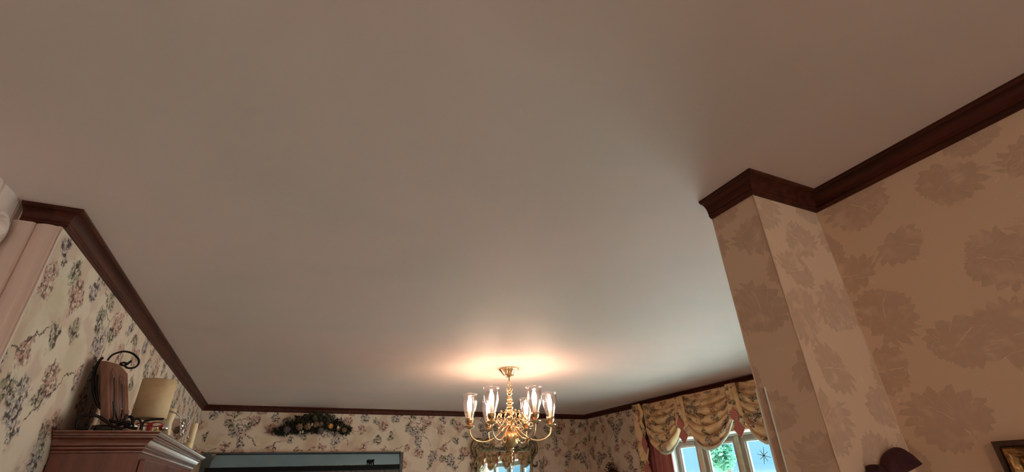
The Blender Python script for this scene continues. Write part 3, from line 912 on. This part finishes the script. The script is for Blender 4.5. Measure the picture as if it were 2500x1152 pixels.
# lime ornament and red ribbon
t = MB().lathe([(0, .001), (.010, .003), (.014, .014), (.012, .026), (.006, .036), (0, .040)], (-.432, 2.44, HT), n=20).build('glazed_pear', M['lime'], sm=True)
tag(t, 'small yellow-green pear shape among black scrolls on the hutch', 'ornament')
t = thing('red_ribbon', 'glossy red ribbon bow lying behind the silver-lidded jar', 'ribbon', (-.44, 2.50, HT+.04))
def rib(c, dx, dz, w):
    def fn(s, q):
        a = s*2*PI
        return (c[0] + dx*(1-math.cos(a))*.5, c[1] + (q-.5)*w + .01*math.sin(a), c[2] + dz*math.sin(a))
    return fn
uvgrid(rib((-.470, 2.50, HT+.060), .040, .010, .030), 24, 4, 'loop', M['red'], t, 1, 1, .0015)
uvgrid(rib((-.470, 2.50, HT+.060), -.045, .007, .026), 24, 4, 'loop', M['red'], t, 1, 1, .0015)
MB().box((-.476, 2.485, HT+.001), (-.462, 2.515, HT+.066)).build('knot', M['red'], t, bevel=.003)
# glass stem goblets with bead garland
def goblet(x, y, s, label):
    t = thing('glass_goblet', label, 'glass', (x, y, HT))
    pr = [(.030, .001), (.030, .003), (.006, .008), (.004, .020), (.004, .055), (.010, .062), (.026, .080), (.030, .105), (.027, .130)]
    pr = [(r*s, q*s) for r, q in pr]
    MB().lathe([(0, .001)] + pr + [(r-.0012, q) for r, q in pr[::-1][:4]] + [(0, .064*s)], (x, y, HT), n=28, cap=False).build('goblet_glass', M['clear'], t, sm=True)
goblet(-.425, 2.86, .95, 'clear stemmed goblet nearest the silver-lidded jar')
goblet(-.455, 3.14, .9, 'clear stemmed goblet between the two taller candles')
mb = MB()
gl = spline([at(a, b_, 'y', 2.80) for a, b_ in [(398, 1000), (408, 1001), (420, 1005), (432, 1010), (440, 1020), (441, 1040), (441, 1062)]], 8)
for q in gl[::3]: mb.sphere(q, .0046, 8)
t = thing('bead_garland', 'string of small silver beads with a white wire loop over the goblets', 'garland', gl[0])
mb.build('beads', M['silver'], t, sm=True)
MB().tube(gl, .0016, 6).build('string', M['white_trim'], t, sm=True)
MB().tube(spline([at(a, b_, 'y', 2.85) for a, b_ in [(441, 1030), (450, 1020), (460, 1016), (464, 1026), (458, 1036)]], 6), .0014, 6).build('wire_loop', M['white_trim'], t, sm=True)
mb = MB()
for q in [(443, 1050), (455, 1048), (458, 1067), (446, 1058), (457, 1036)]: mb.sphere(at(*q, 'y', 2.95), .0055, 8)
mb.build('beads', M['silver'], t, sm=True)
# small dark figurine cluster among the scrolls
mb = MB(); rnd = random.Random(5)
leafcloud(mb, (-.47, 2.585, HT+.025), .032, 40, .010, rnd, (.9, .8, .55), 0)
t = mb.build('dried_leaves', M['dried'], fix=False); tag(t, 'low tangle of dark dried leaves beside the iron scrolls on the hutch', 'dried leaves')

# ------------------------------------------------------------------ back wall: mirror with wide border
mi = thing('framed_mirror', 'wide mirror with grey-blue slanted glass border and dark frame on the back wall', 'mirror', (.36, YB, z(-.2)))
y0 = YB
zb = -.9
MB().prism([(-.56, y0, z(.336)), (-.50, y0, z(.336)), (-.485, y0, z(.30)), (-.497, y0, z(zb)), (-.56, y0, z(zb))], (0, -.045, 0)).build('frame', M['grey_frame'], mi)
MB().box((1.238, y0-.045, z(zb)), (1.268, y0, z(.327))).build('frame', M['grey_frame'], mi)
MB().box((-.50, y0-.040, z(.325)), (1.238, y0-.002, z(.333))).build('frame', M['dark_frame'], mi)
# glass bevel edge catching light along the top
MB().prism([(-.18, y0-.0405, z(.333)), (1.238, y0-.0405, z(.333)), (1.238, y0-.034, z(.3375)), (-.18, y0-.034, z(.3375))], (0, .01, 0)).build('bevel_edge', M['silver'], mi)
bd = MB()
a0 = (-.455, y0-.012, z(.325)); a1 = (1.238, y0-.012, z(.325)); a2 = (1.238, y0-.036, z(.213)); a3 = (-.505, y0-.036, z(.208))
bd.prism([a0, a1, a2, a3], (0, .006, .002)).build('mirrored_border', M['border'], mi)
MB().box((-.52, y0-.046, z(.165)), (1.238, y0-.010, z(.208))).build('inner_rail', M['black'], mi)
MB().box((-.50, y0-.028, z(.140)), (1.238, y0-.010, z(.165))).build('inner_moulding', mottled('worn_grey_wood', (.06, .055, .05), (.022, .02, .018), .5, scale=30), mi)
MB().box((-.50, y0-.020, z(zb)), (1.238, y0-.010, z(.140))).build('mirror_glass', M['mirror'], mi)
# small animal figurine on the rail
fg = at(905, 1132, 'y', y0-.055)
mb = MB()
pz = z(.208)
fx = at(905, 1125, 'y', y0-.04).x
cy_ = y0-.040
mb.prism([(fx-.036, cy_, pz+.052), (fx-.036, cy_, pz+.040), (fx-.014, cy_, pz+.026), (fx+.004, cy_, pz+.020), (fx+.022, cy_, pz+.032), (fx+.033, cy_, pz+.040), (fx+.036, cy_, pz+.054), (fx+.0, cy_, pz+.050)], (0, -.014, 0))
for lx, tx in ((-.034, -.028), (-.012, -.012), (.010, .012), (.032, .028)):
    for dy in (-.003, -.011):
        mb.tube([(fx+lx, cy_+dy+.002, pz), (fx+tx, cy_+dy+.002, pz+.036)], [.0028, .0045], 6)
t = mb.build('animal_figurine', M['black'], bevel=.002)
tag(t, 'tiny black four-legged figure standing on the wide mirror\'s inner ledge', 'figurine')

# gilt scroll mirror
gm = thing('gilt_mirror', 'ornate tarnished gilt scroll-framed mirror behind the chandelier', 'mirror', (2.45, YB, z(-.1)))
MB().box((2.125, y0-.016, z(-.55)), (2.785, y0-.004, z(.345))).build('mirror_glass', M['mirror'], gm)
f = MB()
f.box((2.10, y0-.030, z(-.55)), (2.128, y0-.002, z(.370))).box((2.775, y0-.030, z(-.55)), (2.803, y0-.002, z(.370)))
f.box((2.128, y0-.030, z(.328)), (2.775, y0-.002, z(.370))).box((2.128, y0-.030, z(-.55)), (2.775, y0-.002, z(-.52)))
f.build('frame', M['gilt'], gm, bevel=.006)
def mp(L, off=.03): return spline([at(a, b_, 'y', y0-off) for a, b_ in L], 6)
def scroll(L, r, off=.03):
    pts = mp(L, off); n_ = len(pts)
    MB().tube(pts, [r*(.45+.55*math.sin(PI*(.12+.8*i/(n_-1)))) for i in range(n_)], 10).build('scroll', M['gilt'], gm, sm=True)
scroll([(1161, 1116), (1154, 1102), (1153, 1088), (1159, 1077), (1169, 1073), (1177, 1077), (1177, 1084), (1171, 1085), (1169, 1080)], .020)
scroll([(1168, 1112), (1162, 1100), (1163, 1090), (1170, 1086)], .010)
scroll([(1176, 1090), (1186, 1096), (1198, 1092), (1205, 1082), (1202, 1074), (1192, 1072), (1184, 1078), (1186, 1085), (1193, 1085)], .016)
scroll([(1205, 1084), (1206, 1093), (1218, 1098), (1236, 1100)], .012)
scroll([(1152, 1120), (1150, 1113), (1157, 1112), (1163, 1118), (1160, 1128), (1154, 1140), (1152, 1152)], .014)
scroll([(1302, 1112), (1309, 1100), (1308, 1085), (1301, 1076), (1291, 1077), (1288, 1084), (1293, 1087), (1297, 1083)], .020)
scroll([(1299, 1106), (1303, 1096), (1300, 1087)], .010)
scroll([(1286, 1090), (1276, 1097), (1266, 1093), (1262, 1085), (1268, 1079)], .014)
scroll([(1284, 1088), (1280, 1096), (1266, 1099), (1252, 1100)], .012)
scroll([(1306, 1112), (1296, 1114), (1295, 1122), (1298, 1132), (1306, 1138), (1312, 1134), (1310, 1126)], .013)
scroll([(1236, 1100), (1232, 1092), (1240, 1086), (1250, 1092), (1246, 1100)], .014)
for a, b_, r, q in ((1160, 1137, .020, 1), (1302, 1118, .016, 1), (1241, 1099, .020, 1.3)):
    MB().sphere(at(a, b_, 'y', y0-.035), r, 12, (1, .6, q)).build('boss', M['gilt'], gm, sm=True)

# dried flower swag over the wide mirror
sw = thing('dried_flower_swag', 'dark dried flower and leaf swag hanging high on the back wall', 'floral swag', (.36, YB, z(.60)))
rnd = random.Random(11)
mb = MB()
for (a, b_, rr, sq) in ((690, 1052, .06, (1.4, .5, .7)), (712, 1044, .075, (1.3, .5, .8)), (738, 1032, .085, (1.2, .5, .9)), (765, 1024, .09, (1.2, .5, .85)), (795, 1028, .085, (1.2, .5, .9)), (820, 1038, .08, (1.2, .5, .8)), (843, 1050, .055, (1.1, .5, .9)), (770, 1048, .06, (1.5, .5, .6)), (735, 1050, .055, (1.5, .5, .6))):
    leafcloud(mb, at(a, b_, 'y', y0-.055), rr, 150, .026, rnd, sq, 0)
mb.build('leaves', M['foliage'], sw, fix=False)
mb = MB()
for k in range(90):     # trailing twigs
    a, b_ = rnd.choice(((676, 1052), (700, 1040), (735, 1020), (845, 1052), (790, 1062), (720, 1058), (820, 1030)))
    p = at(a + rnd.uniform(-18, 18), b_ + rnd.uniform(-8, 8), 'y', y0-.045 - rnd.uniform(0, .03))
    mb.tube([p, p + Vector((rnd.uniform(-.05, .05), rnd.uniform(-.01, .01), rnd.uniform(-.035, .03)))], .0015, 4)
mb.build('twigs', M['dried'], sw)['kind'] = 'stuff'
def rose(c, r, mat):
    mb = MB()
    for ring, (n_, rr, t_) in enumerate(((3, .35, .3), (5, .62, .55), (7, .95, .9))):
        for k in range(n_):
            a = 2*PI*k/n_ + ring*.5
            cc = Vector(c) + Vector((math.cos(a)*r*rr*.7, 0, math.sin(a)*r*rr*.7))
            mb.sphere(cc + Vector((0, -r*(.75-.45*t_), 0)), r*.36, 8, (1, .55, .9))
    mb.build('flower', mat, sw, sm=True)
for (a, b_, r, mt) in ((700, 1049, .034, 'fl_grey'), (731, 1042, .034, 'fl_tan'), (751, 1041, .034, 'fl_tan'), (771, 1036, .030, 'fl_tan'), (783, 1035, .026, 'fl_tan'), (768, 1020, .028, 'foliage'), (800, 1030, .028, 'foliage'), (783, 1052, .034, 'fl_grey'), (826, 1046, .024, 'fl_tan'), (840, 1050, .026, 'fl_tan')):
    rose(at(a, b_, 'y', y0-.10), r, M[mt])
rose(at(807, 1040, 'y', y0-.115), .026, M['fl_orange'])
for a, b_ in ((739, 1054), (733, 1055), (825, 1043), (762, 1036)): MB().sphere(at(a, b_, 'y', y0-.12), .012, 10, (.7, .6, 1.2)).build('seed_pod', M['fl_cream'], sw, sm=True)


# dark dried arrangement low beside the back corner
p0 = at(1493, 1150, 'x', XR-.06)
rnd = random.Random(4); mb = MB()
leafcloud(mb, (p0.x, p0.y, p0.z-.02), .10, 260, .022, rnd, (.5, 1.15, 1.15), 0)
leafcloud(mb, (p0.x, p0.y, p0.z-.16), .14, 260, .024, rnd, (.4, 1.1, 1.1), 0)
t = mb.build('dried_wreath', M['dried'], fix=False); tag(t, 'top of a dark brown dried wreath on the window wall near the corner', 'wreath')

# white sensor on the back wall by the corner
q0 = at(1401, 1036, 'y', y0); q1 = at(1411, 1058, 'y', y0)
t = thing('wall_sensor', 'small pale rectangular sensor high in the right corner of the back wall', 'sensor', (q0.x, YB, q1.z))
MB().box((q0.x, y0-.022, q1.z), (q0.x+.046, y0, q0.z)).build('housing', M['plate'], t, bevel=.004)
MB().box((q0.x+.010, y0-.025, q1.z+.012), (q0.x+.036, y0-.022, q1.z+.05)).build('lens', M['white_trim'], t)

# ------------------------------------------------------------------ right side: picture, bow, corner guard
pf = thing('gilt_picture_frame', 'dark and gold carved picture frame on the right damask wall', 'picture frame', (XN, .30, z(-.3)))
fy, fz = .551, .045
def fr(y0_, y1_, z0_, z1_, prof, mat, name):
    """mitred frame border; prof = (inset, out) pairs"""
    m = MB(); rings = []
    for cy2, cz2, sy, sz in ((y0_, z0_, 1, 1), (y1_, z0_, -1, 1), (y1_, z1_, -1, -1), (y0_, z1_, 1, -1)):
        rings.append([m.bm.verts.new((XN-o_, cy2+sy*i_, z(cz2)+sz*i_)) for i_, o_ in prof])
    k_ = len(prof)
    for i in range(4):
        A, Bq = rings[i], rings[(i+1) % 4]
        for j in range(k_): m.bm.faces.new((A[j], A[(j+1) % k_], Bq[(j+1) % k_], Bq[j]))
    return m.build(name, mat, pf)
fr(-.20, fy, -.62, fz, [(0, .0), (0, .018), (.004, .022), (.010, .022), (.012, .018), (.012, .0)], M['dark_frame'], 'outer_frame')
fr(-.20+.012, fy-.012, -.62+.012, fz-.012, [(0, .001), (0, .018), (.004, .026), (.010, .030), (.017, .026), (.021, .019), (.026, .022), (.032, .020), (.036, .012), (.038, .001)], M['gold_leaf'], 'gilt_moulding')
mb = MB()
for k in range(26):
    mb.sphere((XN-.026, fy-.022 + .003*math.sin(k*2.1), z(fz-.03-.024*k)), .007, 8, (.7, .8, 1.5))
for k in range(26):
    mb.sphere((XN-.026, fy-.04-.024*k, z(fz-.022)), .007, 8, (.7, 1.5, .8))
mb.build('carved_beads', M['gold_leaf'], pf, sm=True)
MB().box((XN-.010, -.15, z(-.57)), (XN-.002, fy-.05, z(fz-.05))).build('canvas', M['canvas'], pf)

bw = thing('ribbon_bow', 'burgundy velvet ribbon bow on the narrow damask wall return', 'bow', (1.28, YS0, z(-.06)))
def loop(L, th, depth, name='loop'):
    # puffy loop: outline in the wall plane, inflated outwards
    pts = [at(a, b_, 'y', YS0-.0165) for a, b_ in L]
    c_ = sum(pts, Vector())/len(pts)
    ring = [pts[i_].lerp(pts[(i_+1) % len(pts)], k_/3) for i_ in range(len(pts)) for k_ in range(3)]
    m = MB(); rr = []
    for f_, o_ in ((.88, .014), (1.0, .003), (.96, -.008), (.82, -.015), (.50, -.015), (.2, -.008)):
        rr.append([m.bm.verts.new(c_ + (p - c_)*f_ + Vector((0, o_*depth, 0))) for p in ring])
    n_ = len(ring)
    for A, Bq in zip(rr, rr[1:]):
        for k in range(n_): m.bm.faces.new((A[k], A[(k+1) % n_], Bq[(k+1) % n_], Bq[k]))
    m.bm.faces.new(rr[-1]); m.bm.faces.new(rr[0][::-1])
    return m.build(name, M['burgundy'], bw, sm=True)
loop([(2160, 1165), (2158, 1140), (2161, 1118), (2169, 1104), (2181, 1093), (2185, 1091), (2189, 1092), (2213, 1107), (2228, 1121), (2239, 1131), (2242, 1134), (2239, 1137), (2232, 1141), (2215, 1150), (2190, 1162)], .03, 1.0)
loop([(2100, 1185), (2108, 1170), (2122, 1160), (2130, 1145), (2127, 1134), (2136, 1133), (2148, 1142), (2156, 1155), (2150, 1175), (2125, 1190)], .02, .9)
loop([(2145, 1180), (2142, 1160), (2155, 1152), (2168, 1160), (2170, 1180), (2158, 1190)], .02, 1.3, 'knot')
for sx, tx in ((1.262, 1.225), (1.29, 1.34)):
    def tl(s, t_, sx=sx, tx=tx):
        return (sx + (tx-sx)*t_ + (s-.5)*.05, YS0-.012-.008*math.sin(t_*7+s), z(-.055 - .26*t_ - (.03*(1-abs(2*s-1))*-1 if t_ > .98 else 0)))
    uvgrid(tl, 6, 24, 'ribbon_tail', M['burgundy'], bw, 1, 1, .002)

cg = MB()
cg.box((XS-.003, YS1-.024, .10), (XS-.0008, YS1+.003, z(.195))).box((XS-.003, YS1+.0008, .10), (XS+.030, YS1+.003, z(.195)))
t = cg.build('corner_guard', M['guard']); 
tag(t, 'clear plastic corner guard on the free edge of the papered wall', 'corner guard')
mb = MB().box((XS-.0045, YS1-.025, .10), (XS-.0008, YS1-.0232, z(.195))).box((XS-.0045, YS1+.0012, .10), (XS-.001, YS1+.0036, z(.195)))
mb.build('edge_strip', M['white_trim'], t)

# added fill lamp behind the camera, unseen; brightens the near room
nl = thing('fill_lamp', 'added unseen fill lamp, frosted dome on the near room ceiling', 'lamp', (-.6, -2.0, CEIL))
MB().lathe([(.16, -.001), (.165, -.02), (.0, -.02)], (-.6, -2.0, CEIL), n=32).build('base', B, nl, sm=True)
m = bpy.data.materials.new('fill_dome'); m.use_nodes = True
nt = m.node_tree; nt.nodes.remove(nt.nodes['Principled BSDF'])
em = nt.nodes.new('ShaderNodeEmission'); em.inputs[0].default_value = (1, .62, .36, 1); em.inputs[1].default_value = FILL_NEAR
nt.links.new(em.outputs[0], nt.nodes['Material Output'].inputs[0])
MB().lathe([(0, -.11), (.06, -.10), (.11, -.07), (.145, -.021), (0, -.021)], (-.6, -2.0, CEIL), n=32).build('dome', m, nl, sm=True)
